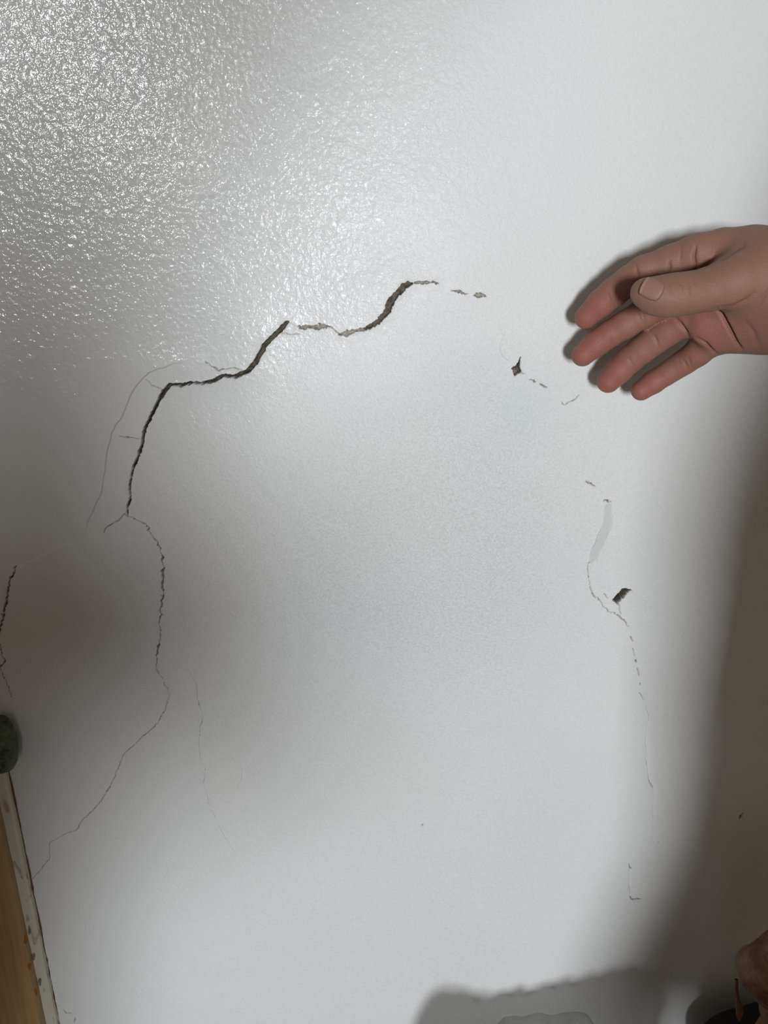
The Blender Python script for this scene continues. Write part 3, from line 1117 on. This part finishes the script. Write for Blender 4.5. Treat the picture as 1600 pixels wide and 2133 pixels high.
# ------------------------------------------------------------------ things standing at the foot of the picture
# crumpled clear plastic bag below the middle
def plastic():
    n, m = 120, 60
    V, F = [], []
    # outline of the bag's crest (front) and of its rear fold, as seen and as its shade tells
    sh = [(868, 2140), (884, 2100), (900, 2072), (930, 2056), (965, 2062), (1000, 2076), (1050, 2076), (1100, 2068), (1170, 2050), (1250, 2024), (1300, 2004), (1350, 2010), (1380, 2080)]
    vis = [(868, 2230), (960, 2190), (1020, 2150), (1050, 2118), (1100, 2112), (1160, 2110), (1198, 2106), (1222, 2115), (1240, 2138), (1270, 2190), (1380, 2240)]
    hc, hb = .15, .022
    for i in range(n + 1):
        pxx = 868 + (1380 - 868) * i / n
        cw = U(pxx, float(np.interp(pxx, *zip(*sh))))
        zc = cw[2] + (1.25 - cw[2]) * hc / 5.0
        xc = cw[0]
        pb = U(pxx, float(np.interp(pxx, *zip(*vis))), hb)
        zb = min(pb[2], zc - .004)
        for j in range(m + 1):
            v = j / m
            if v < .35:                               # front, up from the floor
                t = v / .35
                y, z_ = -.27 + (.27 - hc) * t ** 3, zc * math.sin(t * math.pi / 2)
                x = xc
            elif v < .75:                             # over the top towards the wall
                t = (v - .35) / .4
                y, z_ = -hc + (hc - hb) * t, zc + (zb - zc) * t * t
                x = xc + (pb[0] - xc) * t
            else:
                t = (v - .75) / .25
                y, z_ = -hb - .012 * math.sin(t * math.pi), zb * (1 - t)
                x = pb[0]
            c = .0035 * (math.sin(i * .31 + v * 11) + math.sin(i * .53 - v * 23) + math.sin(v * 41 + i * .09))
            c *= min(1, abs(v - .35) * 6, abs(v - .75) * 6 + .15)
            V.append((x + c * .5, min(y + c, -.008), max(.002, z_ + c * .6)))
    for i in range(n):
        for j in range(m):
            A = i * (m + 1) + j
            F.append((A, A + m + 1, A + m + 2, A + 1))
    me = bpy.data.meshes.new('plastic_bag')
    me.from_pydata(V, [], F)
    for p in me.polygons:
        p.use_smooth = True
    k = NM('clear_film')
    nd = k.t
    out = nd.nodes['Material Output']
    tr = k.n('ShaderNodeBsdfTransparent')
    tr.inputs[0].default_value = (.72, .72, .71, 1)
    k.set(Base_Color=(.62, .63, .63, 1), Roughness=.25, Normal=k.bump(k.noise(60, 3, dist=1.0), .006, .8))
    mx = k.n('ShaderNodeMixShader')
    mx.inputs[0].default_value = .30
    nd.links.new(tr.outputs[0], mx.inputs[1])
    nd.links.new(k.b.outputs[0], mx.inputs[2])
    nd.links.new(mx.outputs[0], out.inputs['Surface'])
    o = link('plastic_bag', me, k.m, label='crumpled clear plastic bag at the bottom edge against the wall', category='plastic bag')
    return o


plastic()


# brown leather bag at the lower right corner
def L3(px_, py_, h):
    return U(px_, py_, h)


BC = L3(1632, 2042, .11)


def bag_sdf(P):
    q = P - BC
    rip = .0035 * np.sin(q[:, 2] * 190 + 3.2 * np.sin(q[:, 0] * 60) + q[:, 1] * 40) + .002 * np.sin(q[:, 2] * 420 + q[:, 0] * 90)
    d = ellip(P, BC + (.012, 0, .002), (.046, .034, .023))
    d = smin(d, ellip(P, BC + (.028, 0, .007), (.05, .034, .023)), .015)
    d = smin(d, cone(P, BC + (.018, 0, -.03), (BC[0] + .03, BC[1], .035), .026, .034), .012)
    return d + rip * .5


gV, gF = mesh_sdf(bag_sdf, BC - (.08, .08, BC[2] - .004), BC + (.16, .08, .07), .003)
k = NM('brown_leather')
nn = k.noise(70, 4, .6, vec=k.mapped((1, 1, 3)), dist=.8)
leather = k.set(Base_Color=k.ramp(nn, [(.3, (.065, .026, .008)), (.55, (.15, .062, .019)), (.8, (.23, .105, .036))]), Roughness=.55,
                Normal=k.bump(nn, .004, .5))
bag = link('leather_bag', np_mesh('leather_bag', gV, gF), leather, label='brown creased leather bag cut off by the lower right corner', category='bag')


def strap():
    marks = [(1534, 2040, 3.5), (1535, 2062, 3.5), (1537, 2080, 3.5), (1538, 2088, 6), (1540, 2096, 8), (1541, 2108, 8), (1540, 2118, 5.5), (1541, 2126, 2)]
    V, F = [], []
    for a, b, r in marks:
        p = U(a, b, .11)
        sc = depth_of(p) / FPX * r
        for i in range(12):
            t = i / 12 * 2 * math.pi
            V.append((p[0] + math.cos(t) * sc, p[1] + math.sin(t) * sc * .6, p[2]))
    for j in range(len(marks) - 1):
        for i in range(12):
            A, B = j * 12 + i, j * 12 + (i + 1) % 12
            F.append((A, A + 12, B + 12, B))
    me = bpy.data.meshes.new('strap')
    me.from_pydata(V, [], F)
    for p in me.polygons:
        p.use_smooth = True
    link('strap', me, leather, bag)


strap()

# black rucksack behind it
KC = L3(1580, 2140, .034)


def ruck_sdf(P):
    d = ellip(P, L3(1530, 2150, .034) + (0, 0, -.02), (.032, .022, .036))
    d = smin(d, ellip(P, L3(1600, 2120, .034) + (.01, 0, -.03), (.05, .023, .045)), .012)
    d = smin(d, cone(P, KC + (0, 0, -.05), (KC[0] + .01, KC[1], .03), .022, .025), .02)
    return d


kV, kF = mesh_sdf(ruck_sdf, KC - (.1, .033, KC[2] - .004), KC + (.12, .033, .06), .004)
k = NM('black_cloth')
blk = k.set(Base_Color=k.mix(k.noise(300, 2), (.006, .006, .006, 1), (.02, .018, .016, 1)), Roughness=.9)
link('rucksack', np_mesh('rucksack', kV, kF), blk, label='black cloth rucksack behind the brown leather bag', category='rucksack')
